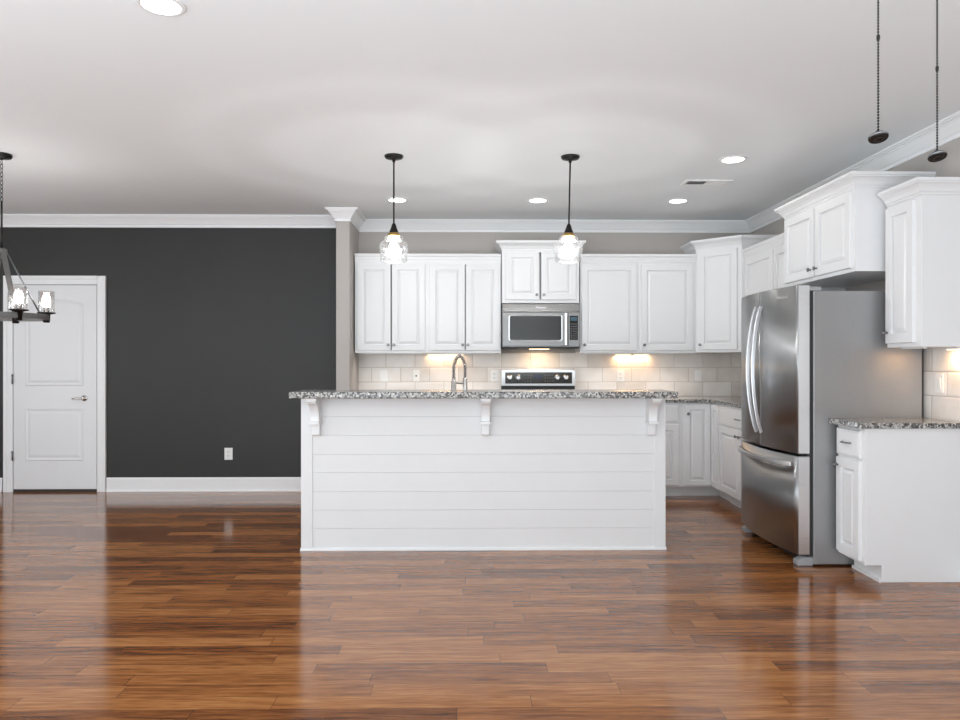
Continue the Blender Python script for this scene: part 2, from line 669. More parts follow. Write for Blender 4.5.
CROWN = [(0, -.115), (.013, -.115), (.014, -.098), (.008, -.096), (.010, -.090), (.020, -.084), (.034, -.062), (.056, -.034), (.064, -.028), (.062, -.022), (.078, -.020), (.078, -.014), (.090, -.012), (.090, 0), (0, 0)]
struct('trim_1', MB().sweep([(XL, YD), (XW0, YD), (XW0, YW), (XW1, YW), (XW1, YK), (XR, YK), (XR, YR)], CROWN, CEIL), M['trim'])
BASE = [(0, 0), (.026, 0), (.026, .008), (.022, .016), (.014, .018), (.014, .125), (.010, .14), (0, .14)]
struct('baseboard_dining', MB().sweep([(-3.612, YD), (XW0, YD), (XW0, YW), (XW1, YW)], BASE), M['trim'])
struct('baseboard_corner', MB().sweep([(XL, YD), (-4.64, YD)], BASE), M['trim'])
struct('baseboard_left', MB().sweep([(XL, YR), (XL, YD - .03)], BASE), M['trim'])
struct('baseboard_rear', MB().sweep([(XR, YR), (XL + .03, YR)], BASE), M['trim'])
struct('baseboard_right', MB().sweep([(XR, 4.18), (XR, YR + .03)], BASE), M['trim'])
# backsplash stone
struct('trim_2', MB().box(XW1 + .001, XR, YK - .012, YK, .92, 1.384), M['tile_back'])
struct('trim_3', MB().box(XR - .012, XR, 4.19, 4.56, .92, 1.386).box(XR - .012, XR, 5.45, YK - .013, .92, 1.384), M['tile_right'])

# ------------------------------------------------------------------ dining door
DX0, DX1 = -4.531, -3.712
cas = MB()
CAS = [(0, 0), (0, .012), (.02, .016), (.05, .016), (.056, .022), (.072, .022), (.078, .024), (.086, .024), (.086, 0)]
def casing_leg(mb, x_in, sgn, z0, z1):
    pts = [(x_in + sgn * o, YD - d) for o, d in CAS]
    mb.plan(pts if sgn > 0 else pts, z0, z1)
casing_leg(cas, DX1 + .006, 1, 0, 2.145)
casing_leg(cas, DX0 - .006, -1, 0, 2.145)
cas.side([(YD - d, 2.060 + o) for o, d in CAS], DX0 - .006, DX1 + .006)
struct('door_frame', cas, M['trim'])
door = thing('door_1', (-4.12, YD, 0), None, None)
tag(door, kind='structure')
DO = (-4.12, YD, 0)
MB().box(DX0, DX1, YD - .010, YD - .002, .026, 2.054).build('door_slab', M['door'], door, DO, bevel=.002)


def door_panel(x0, x1, z0, z1, arch):
    L = []
    for ins, y in ((0, .0), (.006, .006), (.014, .007), (.024, .002), (.034, .001), (.05, .006), (.062, .007)):
        a0, a1, b0, b1 = x0 + ins, x1 - ins, z0 + ins, z1 - ins
        pts = [(a0, b0), (a1, b0)]
        K = 14
        for k in range(K + 1):
            t = k / K
            xx = a1 + (a0 - a1) * t
            pts.append((xx, b1 + arch * (math.sin(math.pi * t) ** 0.8 if arch else 0)))
        L.append([(x, YD - .010 - y, z) for x, z in pts])
    return MB().loops(L, back=False)


door_panel(-4.415, -3.835, 1.052, 1.875, .045).build('panel', M['door'], door, DO)
door_panel(-4.415, -3.835, .308, .834, 0).build('panel', M['door'], door, DO)
h = MB()
h.lathe([(.030, 0), (.030, -.006), (.024, -.010), (.011, -.012), (.010, -.045)], (-3.83, YD - .010, .93), 20, 'y')
h.tube([(-3.83, YD - .052, .93), (-3.86, YD - .054, .932), (-3.90, YD - .052, .930), (-3.935, YD - .048, .925)], [.010, .009, .008, .007])
h.build('door_handle', M['chrome'], door, DO)
for z in (.36, 1.12, 1.86):
    MB().lathe([(.0075, -.048), (.0075, .048)], (DX0 - .001, YD - .026, z), 10).build('hinge', M['knob'], door, DO)


def outlet(name, x, y, z, face, label, m, style, group=None, w=.072, hh=.118, cat='outlet'):
    """face 'y': on a wall facing the camera; 'x': on the right-hand wall"""
    rz = 0 if face == 'y' else R(-90)
    o = thing(name, (x, y, z), label, cat, group, rz)
    MB().box(-w / 2, w / 2, -.006, 0, -hh / 2, hh / 2).build('cover_plate', m, o, bevel=.002)
    if style == 'duplex':
        for s in (-1, 1):
            r = MB().lathe([(.017, 0), (.017, -.0085), (.015, -.0095)], (0, -.0005, s * .021), 16, 'y').build('socket', m, o)
            MB().box(-.008, -.0055, -.0105, -.009, s * .021 - .002, s * .021 + .008).box(.0055, .008, -.0105, -.009, s * .021 - .002, s * .021 + .008).lathe([(.0026, -.0105), (.0026, -.009)], (0, 0, s * .021 - .008), 8, 'y').build('slot', M['slot'], r)
    elif style == 'rocker':
        MB().side([(-.006, -.034), (-.0075, -.034), (-.0105, .034), (-.006, .034)], -.0165, .0165).build('rocker', m, o)
    elif style == 'jack':
        MB().lathe([(.009, 0), (.009, -.0075), (.0075, -.010), (.004, -.010)], (0, 0, 0), 16, 'y').build('jack', M['slot'], o)
    return o


outlet('wall_outlet', -2.408, YD, .374, 'y', 'white duplex outlet low on the charcoal wall above the baseboard', M['plastic'], 'duplex', w=.080, hh=.119)
YT = YK - .012
outlet('wall_switch', -.884, YT, 1.147, 'y', 'pale rocker switch on stone backsplash nearest the partition wall', M['bisque'], 'rocker', w=.075, cat='switch')
outlet('wall_jack', -.552, YT, 1.147, 'y', 'pale plate with single dark round jack on backsplash left of the faucet', M['bisque'], 'jack', w=.062, cat='jack plate')
outlet('wall_outlet', .250, YT, 1.147, 'y', 'pale duplex outlet on backsplash just left of the range', M['bisque'], 'duplex', w=.075)
outlet('wall_outlet', 1.556, YT, 1.147, 'y', 'pale duplex outlet on backsplash just right of the range', M['bisque'], 'duplex', w=.072)
outlet('wall_switch', 2.360, YT, 1.147, 'y', 'pale rocker switch on backsplash below the angled corner wall cabinet', M['bisque'], 'rocker', w=.075, cat='switch')
outlet('wall_switch', XR - .012, 4.402, 1.162, 'x', 'pale rocker switch on warm lit stone tile beside the refrigerator', M['bisque'], 'rocker', w=.075, cat='switch')


# ------------------------------------------------------------------ cabinets (local: front faces -y, x from left)
def knob(parent, x, z, y=-.021):
    MB().lathe([(.006, 0), (.005, -.012), (.008, -.015), (.0145, -.019), (.0145, -.025), (.009, -.028)], (x, y, z), 14, 'y').build('knob', M['knob'], parent)


def pull(parent, x, z, y=-.021, w=.10):
    m = MB()
    pts = []
    for k in range(13):
        t = k / 12
        pts.append((x - w / 2 + w * t, y - .026 * min(1, math.sin(math.pi * t) * 1.6) - .001, z))
    m.tube(pts, .0048, 8)
    m.build('pull', M['knob'], parent)


def panel_front(parent, name, x0, x1, z0, z1, stile=.058, y=0.0, mtx=None, raised=True):
    L = []
    prof = [(0, 0), (0, -.017), (.003, -.021), (stile - .004, -.021), (stile, -.020), (stile + .002, -.004), (stile + .011, -.003), (stile + .014, -.011), (stile + .032, -.018)]
    if not raised:
        prof = [(0, 0), (0, -.014), (.004, -.018), (.010, -.019), (.014, -.021)]
    for ins, d in prof:
        L.append([(x0 + ins, y + d, z0 + ins), (x1 - ins, y + d, z0 + ins), (x1 - ins, y + d, z1 - ins), (x0 + ins, y + d, z1 - ins)])
    if mtx is not None:
        L = [[tuple(mtx @ Vector(p)) for p in l] for l in L]
    return MB().loops(L).build(name, M['cab'], parent)


LOW = [(0, 0), (.006, 0), (.008, .020), (.012, .026), (.014, .045), (.022, .054), (.024, .058), (.024, .078), (0, .078)]
TALL = [(0, 0), (.006, 0), (.007, .012), (.014, .016), (.016, .022), (.022, .036), (.036, .052), (.048, .060), (.052, .062), (.052, .068), (.060, .070), (.060, .088), (0, .088)]


def wall_cabinet(loc, rz, w, d, z0, z1, doors, label, crown=LOW, path=None, light=None, glow=0.8, wash=0.0, group='white wall cabinets'):
    o = thing('wall_cabinet', (loc[0], loc[1], z0), label, 'cabinet', group, rz)
    H = z1 - z0
    if len(doors) == 2:      # no centre stile: the meeting gap of the doors is open to the inside
        g0, g1 = doors[0][1] - .001, doors[1][0] + .001
        c0, c1 = doors[0][2] - z0 + .004, doors[0][3] - z0 - .004
        cb = MB().box(0, g0, 0, d, 0, H).box(g1, w, 0, d, 0, H).box(g0, g1, .09, d, 0, H).box(g0, g1, 0, .09, 0, c0).box(g0, g1, 0, .09, c1, H)
        cb.build('carcass', M['cab'], o)
    else:
        MB().box(0, w, 0, d, 0, H).build('carcass', M['cab'], o, bevel=.002)
    for (a, b, c, e, kx, kz) in doors:
        p = panel_front(o, 'door', a, b, c - z0, e - z0)
        knob(p, kx, kz - z0)
    if path is None:
        path = [(0, 0), (w, 0)]
    MB().sweep(path, crown, H).build('crown', M['cab'], o)
    # top board closing the crown
    if wash:  # added strip and fill lamp under the cabinet, put in to brighten the backsplash
        wb = MB().box(.06, w - .06, .05, .075, -.010, 0).build('added_fill_strip', M['plastic'], o)
        l = bpy.data.lights.new('added_tile_fill', 'AREA')
        l.shape = 'RECTANGLE'
        l.size, l.size_y = w - .14, .02
        l.energy = wash
        l.spread = R(125)
        l.color = (1.0, 0.94, 0.89)
        lo = bpy.data.objects.new('added_tile_fill', l)
        COL.objects.link(lo)
        lo.parent = o
        lo.location = (w / 2, .0625, -.014)
    if light:
        lx0, lx1, ly = light
        lb = MB().box(lx0, lx1, ly - .02, ly + .02, -.014, 0).build('light_bar', M['plastic'], o)
        MB().box(lx0 + .01, lx1 - .01, ly - .014, ly + .014, -.018, -.014).build('light_lens', M['warm'], lb)
        l = bpy.data.lights.new('undercabinet_glow', 'AREA')
        l.shape = 'RECTANGLE'
        l.size, l.size_y = lx1 - lx0 - .03, .025
        l.energy = glow
        l.color = (1.0, 0.58, 0.26)
        lo = bpy.data.objects.new('undercabinet_glow', l)
        COL.objects.link(lo)
        lo.parent = o
        lo.location = ((lx0 + lx1) / 2, ly, -.021)
    return o


YU = 7.10
GA = 'white wall cabinets'
# left pair
wall_cabinet((-1.131, YU), 0, .711, .33, 1.379, 2.276, [(.022, .352, 1.4035, 2.253, .330, 1.458), (.364, .691, 1.4035, 2.253, .386, 1.458)],
             'white two-door wall cabinet against the partition, farthest left in the kitchen', wash=1.2)
wall_cabinet((-.420, YU), 0, .726, .33, 1.379, 2.276, [(.024, .371, 1.4035, 2.253, .349, 1.458), (.379, .714, 1.4035, 2.253, .401, 1.458)],
             'white two-door wall cabinet above the spring faucet, left of the microwave', light=(-.02, .36, .285), wash=1.2)
# above the microwave
wall_cabinet((.314, 7.05), 0, .756, .38, 1.868, 2.386, [(.029, .363, 1.9, 2.368, .338, 1.945), (.383, .726, 1.9, 2.368, .408, 1.945)],
             'raised white two-door wall cabinet directly above the microwave', TALL, [(0, .38), (0, 0), (.756, 0), (.756, .38)])
# right of the range
wall_cabinet((1.087, YU), 0, .583, .33, 1.379, 2.276, [(.013, .563, 1.4035, 2.253, .040, 1.458)],
             'white single-door wall cabinet just right of the microwave', light=(.40, .575, .285), wash=1.1)
wall_cabinet((1.670, YU), 0, .569, .33, 1.379, 2.276, [(.020, .534, 1.4035, 2.253, .047, 1.458)],
             'white single-door wall cabinet directly left of the angled corner cabinet', light=(.008, .18, .285), wash=1.1)
# angled corner cabinet
o = thing('corner_wall_cabinet', (2.239, 7.10, 1.384), 'tall white angled corner wall cabinet with a single door', 'cabinet', GA)
foot = [(0, .33), (0, 0), (.331, -.325), (.671, -.325), (.671, .33)]
MB().plan(foot, 0, 1.016).build('carcass', M['cab'], o, bevel=.002)
mt = Matrix.Rotation(R(-44.5), 4, 'Z')
p = panel_front(o, 'door', .035, .425, .026, .991, mtx=mt)
k = MB().lathe([(.006, 0), (.005, -.012), (.008, -.015), (.0145, -.019), (.0145, -.025), (.009, -.028)], (.062, -.021, .075), 14, 'y')
k.v = [tuple(mt @ Vector(q)) for q in k.v]
k.build('knob', M['knob'], p)
MB().sweep([(0, .33), (0, 0), (.331, -.325), (.671, -.325)], TALL, 1.012).build('crown', M['cab'], o)
# right-hand run (rotated: local x runs towards the camera)
RR = R(-90)
wall_cabinet((2.60, 6.775), RR, 1.24, .31, 1.379, 2.276, [(.05, .665, 1.4035, 2.253, .637, 1.458), (.69, 1.22, 1.4035, 2.253, .718, 1.458)],
             'white two-door wall cabinet on the right wall partly hidden behind the refrigerator')
wall_cabinet((2.435, 5.53), RR, 1.015, .475, 1.868, 2.395, [(.03, .497, 1.893, 2.378, .463, 1.945), (.517, .98, 1.893, 2.378, .551, 1.945)],
             'deep white two-door wall cabinet above the refrigerator', TALL, [(0, .475), (0, 0), (1.015, 0), (1.015, .475)])
wall_cabinet((2.61, 4.468), RR, .338, .30, 1.383, 2.262, [(.014, .290, 1.408, 2.245, .038, 1.475)],
             'white narrow wall cabinet nearest the camera beside the refrigerator', TALL, [(0, 0), (.338, 0), (.338, .30)], light=(.20, .31, .25), glow=1.3, wash=0.25)


# base cabinets
def base_cabinet(loc, rz, w, d, fronts, label, top=.905, notch=True):
    o = thing('base_cabinet', (loc[0], loc[1], 0), label, 'cabinet', 'white base cabinets', rz)
    MB().side([(.10, 0), (d, 0), (d, top), (0, top), (0, .10), (.10, .10)], 0, w).build('carcass', M['cab'], o, bevel=.002)
    MB().box(0, w, .086, .10, 0, .018).build('toe_shoe', M['trim'], o)
    for kind, a, b, c, e, kx, kz in fronts:
        if kind == 'drawer':
            p = panel_front(o, 'drawer', a, b, c, e, raised=False)
            pull(p, kx, kz)
        else:
            p = panel_front(o, 'door', a, b, c, e)
            knob(p, kx, kz)
    return o


YB = 6.82
base_cabinet((-1.14, YB), 0, .73, .60, [('drawer', .03, .70, .72, .88, .365, .80), ('door', .03, .36, .12, .70, .33, .64), ('door', .37, .70, .12, .70, .40, .64)],
             'white base cabinet against the partition behind the island')
base_cabinet((-.41, YB), 0, .72, .60, [('drawer', .03, .69, .72, .88, .36, .80), ('door', .03, .355, .12, .70, .325, .64), ('door', .365, .69, .12, .70, .395, .64)],
             'white base cabinet immediately left of the range')
base_cabinet((1.085, YB), 0, .945, .60, [('drawer', .03, .46, .72, .88, .245, .80), ('drawer', .485, .895, .72, .88, .69, .80), ('door', .03, .46, .12, .70, .43, .64), ('door', .485, .895, .12, .70, .515, .64)],
             'white base cabinet between the range and the corner cabinet')
o = thing('corner_base_cabinet', (2.03, YB, 0), 'white corner base cabinet with a two-leaf folding door', 'cabinet', 'white base cabinets')
MB().plan([(0, .60), (0, 0), (.275, 0), (.275, -.23), (.875, -.23), (.875, .60)], .10, .905).build('carcass', M['cab'], o, bevel=.002)
MB().plan([(0, .60), (0, .10), (.375, .10), (.375, -.23), (.875, -.23), (.875, .60)], 0, .10).build('toe_kick', M['cab'], o)
p = panel_front(o, 'door', .006, .253, .118, .888, stile=.05)
knob(p, .035, .80)
mt = Matrix.Translation((.275, 0, 0)) @ Matrix.Rotation(RR, 4, 'Z')
panel_front(o, 'door', .022, .222, .118, .888, stile=.05, mtx=mt)
base_cabinet((2.305, 6.588), RR, 1.02, .60, [('drawer', .012, 1.0, .72, .88, .49, .80), ('door', .012, .50, .118, .705, .468, .655), ('door', .512, 1.0, .118, .705, .544, .655)],
             'white base cabinet with wide drawer between the corner and the refrigerator')
o = base_cabinet((2.315, 4.495), RR, .305, .59, [('drawer', .012, .277, .722, .885, .145, .805), ('door', .012, .277, .118, .705, .036, .655)],
                 'white narrow base cabinet with flat end panel nearest the camera')

# worktops
tag(MB().box(-1.145, .312, 6.79, 7.416, .905, .937).build('granite_worktop', M['granite'], org=(-.4, 7.1, .905), bevel=.004), 'speckled granite worktop left of the range', 'worktop', 'granite worktops')
tag(MB().plan([(1.082, 7.416), (1.082, 6.79), (2.275, 6.79), (2.275, 5.55), (2.897, 5.55), (2.897, 7.416)], .905, .937).build('granite_worktop', M['granite'], org=(2, 7, .905), bevel=.004), 'L-shaped speckled granite worktop turning the kitchen corner', 'worktop', 'granite worktops')
tag(MB().box(2.268, 2.897, 4.165, 4.527, .905, .937).build('granite_worktop', M['granite'], org=(2.6, 4.35, .905), bevel=.004), 'small speckled granite worktop beside the refrigerator, nearest the camera', 'worktop', 'granite worktops')

# ------------------------------------------------------------------ island
IX0, IX1, IY = -1.157, 1.349, 4.955
io = (.096, 5.3, 0)
isl = thing('kitchen_island', io, 'white kitchen island clad in horizontal shiplap boards', 'island')
MB().box(IX0 + .02, IX1 - .02, IY + .005, 5.09, 0, 1.053).build('knee_wall', M['island'], isl, io)
MB().box(IX0 + .02, IX1 - .02, 5.09, 5.70, .10, .905).box(IX0 + .02, IX1 - .02, 5.09, 5.62, 0, .10).build('carcass', M['island'], isl, io)
sh = MB()
zs = [.012, .149, .276, .403, .534, .659, .790, .918, 1.053]
for a, b in zip(zs, zs[1:]):
    sh.side([(IY + .012, a + .001), (IY + .002, a + .001), (IY, a + .0022), (IY, b - .0022), (IY + .002, b - .001), (IY + .012, b - .001)], IX0 + .078, IX1 - .078)
sh.build('shiplap', M['island'], isl, io)
for a, b in ((IX0, IX0 + .078), (IX1 - .078, IX1)):
    MB().box(a, b, IY - .008, IY + .06, 0.018, 1.053).build('corner_board', M['island'], isl, io, bevel=.0015)
for a, b in ((IX0, IX0 + .02), (IX1 - .02, IX1)):
    MB().box(a, b, IY + .06, 5.70, 0.0, .905).build('end_panel', M['island'], isl, io)
MB().side([(IY + .01, 0), (IY - .018, 0), (IY - .018, .008), (IY - .010, .018), (IY + .01, .018)], IX0 - .004, IX1 + .004).build('base_shoe', M['trim'], isl, io)


def corbel(x, wd):
    m = MB()
    pts = [(IY, 1.053), (IY - .19, 1.053), (IY - .19, 1.030), (IY - .182, 1.024)]
    for k in range(9):          # concave sweep back to the shelf
        a = R(90) * k / 8
        pts.append((IY - .085 - .090 * (1 - math.sin(a)) , 1.015 - .105 * (1 - math.cos(a))))
    pts += [(IY - .085, .892), (IY - .100, .888), (IY - .100, .874), (IY - .060, .872)]
    m.side(pts + [(IY, .872)], x - wd / 2, x + wd / 2)
    m.side([(IY, .872), (IY - .050, .872), (IY - .050, .80), (IY - .040, .790), (IY, .787)], x - wd / 2 + .003, x + wd / 2 - .003)
    m.box(x - wd / 2 - .006, x + wd / 2 + .006, IY - .200, IY, 1.036, 1.053)
    m.box(x - wd / 2 - .006, x + wd / 2 + .006, IY - .108, IY, .872, .890)
    return m.build('corbel', M['trim'], isl, io, bevel=.002)


for x in (-1.048, .106, 1.243):
    corbel(x, .058)
tag(MB().box(-1.186, 1.374, 4.725, 5.11, 1.053, 1.097).build('granite_bar_top', M['granite'], org=(.096, 4.92, 1.053), bevel=.008, seg=3), 'long speckled granite bar top over the shiplap island', 'worktop')
tag(MB().box(-1.186, 1.374, 5.092, 5.73, .907, .939).build('granite_worktop', M['granite'], org=(.096, 5.4, .905), bevel=.004), 'lower speckled granite sink worktop behind the island bar', 'worktop', 'granite worktops')

# faucet
fo = (-.122, 5.40, .937)
fa = thing('spring_faucet', fo, 'tall spring-neck kitchen faucet standing behind the island bar', 'faucet')
MB().lathe([(.030, .937), (.030, .945), (.022, .950), (.0195, .955), (.0195, 1.15), (.014, 1.155), (.012, 1.18)], (fo[0], fo[1], 0), 18).build('body', M['chrome'], fa, fo)
dirv = Vector((.085, .16, 0))
B = Vector((fo[0], fo[1], 0))
def arch(t):
    a = math.pi * t
    q = B + dirv * (.5 - .5 * math.cos(a))
    return Vector((q.x, q.y, 1.225 + .112 * math.sin(a)))
path = [B + Vector((0, 0, 1.15)), B + Vector((0, 0, 1.19))] + [arch(t / 24) for t in range(25)]
tip = B + dirv
path += [tip + Vector((0, 0, z)) for z in (1.20, 1.17)]
MB().tube(path, .0065, 10).build('hose', M['black'], fa, fo)
# coil
L = [0]
for a, b in zip(path, path[1:]):
    L.append(L[-1] + (b - a).length)
turns = 46
pts = []
for i in range(turns * 10 + 1):
    s = L[-1] * i / (turns * 10)
    j = max(k for k in range(len(L)) if L[k] <= s + 1e-9)
    j = min(j, len(L) - 2)
    t = (s - L[j]) / (L[j + 1] - L[j])
    c = path[j].lerp(path[j + 1], t)
    tg = (path[j + 1] - path[j]).normalized()
    n1 = tg.cross(Vector((dirv.y, -dirv.x, 0)).normalized()).normalized()
    n2 = tg.cross(n1)
    a = 2 * math.pi * i / 10
    pts.append(c + n1 * math.cos(a) * .0125 + n2 * math.sin(a) * .0125)
MB().tube(pts, .0022, 6).build('spring', M['chrome'], fa, fo)
MB().lathe([(.012, 1.175), (.0175, 1.165), (.0185, 1.06), (.022, 1.03), (.022, 1.02)], (tip.x, tip.y, 0), 16).build('spray_head', M['chrome'], fa, fo)
MB().tube([B + Vector((0, 0, 1.135)), B + dirv * .5 + Vector((0, 0, 1.13)), tip + Vector((0, 0, 1.125))], .0055, 8).build('holder_arm', M['knob'], fa, fo)
MB().tube([B + Vector((-.018, 0, 1.0)), B + Vector((-.05, 0, 1.01)), B + Vector((-.085, -.005, 1.04))], [.007, .0055, .005], 8).build('lever', M['chrome'], fa, fo)

# ------------------------------------------------------------------ microwave
mo = (.695, 7.22, 1.427)
mw = thing('microwave', mo, 'stainless steel over-the-range microwave mounted below the raised cabinet', 'microwave')
MX0, MX1, MY = .318, 1.075, 7.055
MB().box(MX0, MX1, MY, 7.415, 1.437, 1.862).build('body', M['steel_dark'], mw, mo, bevel=.003)
MB().box(MX0 + .005, MX1 - .005, MY - .012, 7.40, 1.422, 1.440).build('vent_underside', M['black'], mw, mo)
MB().side([(MY, 1.780), (MY - .024, 1.780), (MY - .018, 1.86), (MY, 1.862)], MX0, MX1).build('vent_panel', M['steel_h'], mw, mo, bevel=.002)
dr = MB().box(MX0, .958, MY - .026, MY, 1.443, 1.777).build('door', M['steel_h'], mw, mo, bevel=.004)
def rrect(x0, x1, z0, z1, r, y, n=5):
    pts = []
    for cx, cz, a0 in ((x1 - r, z0 + r, -90), (x1 - r, z1 - r, 0), (x0 + r, z1 - r, 90), (x0 + r, z0 + r, 180)):
        for k in range(n + 1):
            a = R(a0 + 90 * k / n)
            pts.append((cx + r * math.cos(a), y, cz + r * math.sin(a)))
    return pts
MB().loops([rrect(.378, .906, 1.493, 1.751, .02, MY - .025), rrect(.378, .906, 1.493, 1.751, .02, MY - .030), rrect(.385, .899, 1.500, 1.744, .016, MY - .031), rrect(.390, .894, 1.505, 1.739, .014, MY - .029)], cap=False, back=False).build('window_trim', M['steel_bright'], dr, mo)
MB().loops([rrect(.388, .896, 1.503, 1.741, .014, MY - .026), rrect(.388, .896, 1.503, 1.741, .014, MY - .029)]).build('window', M['oven_glass'], dr, mo)
hd = MB()
hd.box(.922, .947, MY - .062, MY - .050, 1.452, 1.768)
hd.box(.927, .942, MY - .052, MY - .024, 1.470, 1.492).box(.927, .942, MY - .052, MY - .024, 1.728, 1.750)
hd.build('handle', M['steel_bright'], dr, mo, bevel=.004)
cp = MB().box(.962, MX1, MY - .026, MY, 1.443, 1.777).build('control_panel', M['steel_h'], mw, mo, bevel=.003)
MB().box(.976, 1.056, MY - .028, MY - .025, 1.505, 1.743).build('keypad', M['black_gloss'], cp, mo)
MB().box(.984, 1.048, MY - .0295, MY - .0275, 1.692, 1.732).build('display', M['display'], cp, mo)
for i in range(3):
    for j in range(7):
        MB().box(.986 + i * .022, 1.001 + i * .022, MY - .0290, MY - .0275, 1.517 + j * .023, 1.529 + j * .023).build('button', M['button'], cp, mo)
text_mesh('logo', 'Whirlpool', .025, M['logo'], mw, Matrix.Translation((.695 - mo[0], MY - .0225 - mo[1], 1.822 - mo[2])) @ Matrix.Rotation(R(90), 4, 'X'))
ll = MB().box(.60, .80, 7.25, 7.30, 1.416, 1.423).build('task_light', M['warm'], mw, mo)
l = bpy.data.lights.new('microwave_task_glow', 'AREA')
l.shape = 'RECTANGLE'; l.size = .2; l.size_y = .05; l.energy = 1.1; l.color = (1, .72, .44)
lo = bpy.data.objects.new('microwave_task_glow', l); COL.objects.link(lo)
lo.parent = mw; lo.location = (0, .055, -.013)

# ------------------------------------------------------------------ range
ro = (.697, 7.1, 0)
rg = thing('range_stove', ro, 'stainless steel range with dark knob panel below the microwave', 'stove')
RX0, RX1 = .318, 1.076
MB().box(RX0, RX1, 6.80, 7.40, .03, .915).build('body', M['steel_dark'], rg, ro, bevel=.003)
MB().box(RX0 - .002, RX1 + .002, 6.78, 7.33, .915, .934).build('cooktop', M['black_gloss'], rg, ro, bevel=.003)
od = MB().box(RX0 + .005, RX1 - .005, 6.755, 6.80, .27, .80).build('oven_door', M['steel_h'], rg, ro, bevel=.004)
MB().box(RX0 + .10, RX1 - .10, 6.752, 6.757, .40, .66).build('oven_window', M['oven_glass'], od, ro)
MB().tube([(RX0 + .05, 6.755, .745), (RX0 + .05, 6.705, .745), (RX1 - .05, 6.705, .745), (RX1 - .05, 6.755, .745)], .011, 10).build('handle', M['steel_bright'], od, ro)
MB().box(RX0 + .005, RX1 - .005, 6.76, 6.80, .06, .25).build('drawer', M['steel_h'], rg, ro, bevel=.004)
# backguard with a gently arched top
pts = [(RX0, 1.050), (RX1, 1.050)]
for k in range(13):
    t = k / 12
    pts.append((RX1 + (RX0 - RX1) * t, 1.208 + .014 * math.sin(math.pi * t)))
MB().loops([[(x, 7.405, z) for x, z in pts], [(x, 7.33, z) for x, z in pts], [(x + (.697 - x) * .012, 7.322, z - .003) for x, z in pts]]).build('backguard', M['steel_bright'], rg, ro)
MB().box(RX0 + .004, RX1 - .004, 7.345, 7.405, .934, 1.050).build('backguard_base', M['black'], rg, ro)
MB().box(RX0 - .002, RX1 + .002, 7.32, 7.345, .985, .994).build('rear_trim', M['steel_bright'], rg, ro)
pn = MB().box(.358, 1.040, 7.316, 7.324, 1.070, 1.185).build('control_panel', M['panel_brown'], rg, ro, bevel=.002)
for x in (.405, .490, .888, .975):
    kn = MB().lathe([(.030, 0), (.030, -.006), (.025, -.008), (.022, -.030), (.019, -.033)], (x, 7.316, 1.133), 20, 'y').build('control_knob', M['steel_bright'], rg, ro)
    MB().box(x - .002, x + .002, 7.281, 7.2835, 1.137, 1.153).build('pointer', M['black'], kn, ro)
MB().box(.648, .736, 7.314, 7.317, 1.116, 1.162).build('display', M['clock'], pn, ro)
for x in (.56, .59, .62, .765, .79, .815, .84):
    for z in (1.095, 1.125, 1.155):
        MB().box(x - .007, x + .007, 7.3145, 7.3165, z - .004, z + .004).build('button', M['button'], pn, ro)

# ------------------------------------------------------------------ refrigerator
FX, FY0, FY1 = 2.08, 4.530, 5.490
fc = (FY0 + FY1) / 2
fo = (2.47, fc, 0)
fr = thing('refrigerator', fo, 'stainless french-door refrigerator with bottom freezer and bowed handles', 'refrigerator')
MB().box(2.176, 2.870, FY0, FY1, .010, 1.745).build('body', M['fridge_side'], fr, fo, bevel=.004)
MB().box(2.140, 2.177, FY0 + .012, FY1 - .012, .06, 1.742).build('gasket', M['shade_gap'], fr, fo)


def curved(y):
    t = (y - fc) / ((FY1 - FY0) / 2)
    return FX - .052 * (1 - t * t)


def fridge_front(y0, y1, z0, z1, round0, round1):
    pts = [(2.150, y1), (2.150, y0)]
    n = 18
    for k in range(n + 1):
        y = y0 + (y1 - y0) * k / n
        x = curved(y)
        pts.append((x, y))
    return MB().plan(pts[::-1], z0, z1, smooth=False)


def smooth_front(mb):
    # smooth shading for the many narrow front facets
    for i, f in enumerate(mb.f):
        if len(f) == 4:
            ys = [mb.v[k][1] for k in f]
            if max(ys) - min(ys) < .06 and max(ys) - min(ys) > .005:
                mb.sm[i] = True
    return mb


d1 = smooth_front(fridge_front(fc + .003, FY1, .712, 1.781, 0, 1)).build('door', M['steel_dark'], fr, fo)
d2 = smooth_front(fridge_front(FY0, fc - .003, .712, 1.781, 1, 0)).build('door', M['steel_dark'], fr, fo)
d3 = smooth_front(fridge_front(FY0, FY1, .072, .694, 1, 1)).build('freezer_drawer', M['steel_dark'], fr, fo)
# polished edge strips facing the room
for dd, a, b in ((d2, .716, 1.777), (d3, .076, .690)):
    MB().box(FX + .001, 2.149, FY0 - .0025, FY0 + .002, a, b).build('edge_strip', M['steel_bright'], dd, fo)
for dd, sg in ((d1, 1), (d2, -1)):
    yb = fc + sg * .040
    pts, K = [], 24
    for k in range(K + 1):
        t = k / K
        pts.append((FX - .052 - .006 - .064 * math.sin(math.pi * t) ** .75, yb + sg * .004 * math.sin(math.pi * t), .80 + .88 * t))
    MB().tube(pts, 0, flat=(.011, .013)).build('handle', M['steel_bright'], dd, fo, bevel=.004)
pts = []
for k in range(25):
    t = k / 24
    y = FY0 + .06 + (FY1 - FY0 - .08) * t
    pts.append((curved(y) - .004 - .052 * math.sin(math.pi * t) ** .6, y, .640))
MB().tube(pts, 0, flat=(.013, .015)).build('handle', M['steel_bright'], d3, fo, bevel=.004)
MB().box(2.105, 2.23, FY0 + .006, FY0 + .075, 1.746, 1.772).build('hinge_cover', M['grey_plastic'], fr, fo, bevel=.005)
MB().box(2.105, 2.23, FY1 - .075, FY1 - .006, 1.746, 1.772).build('hinge_cover', M['grey_plastic'], fr, fo, bevel=.005)
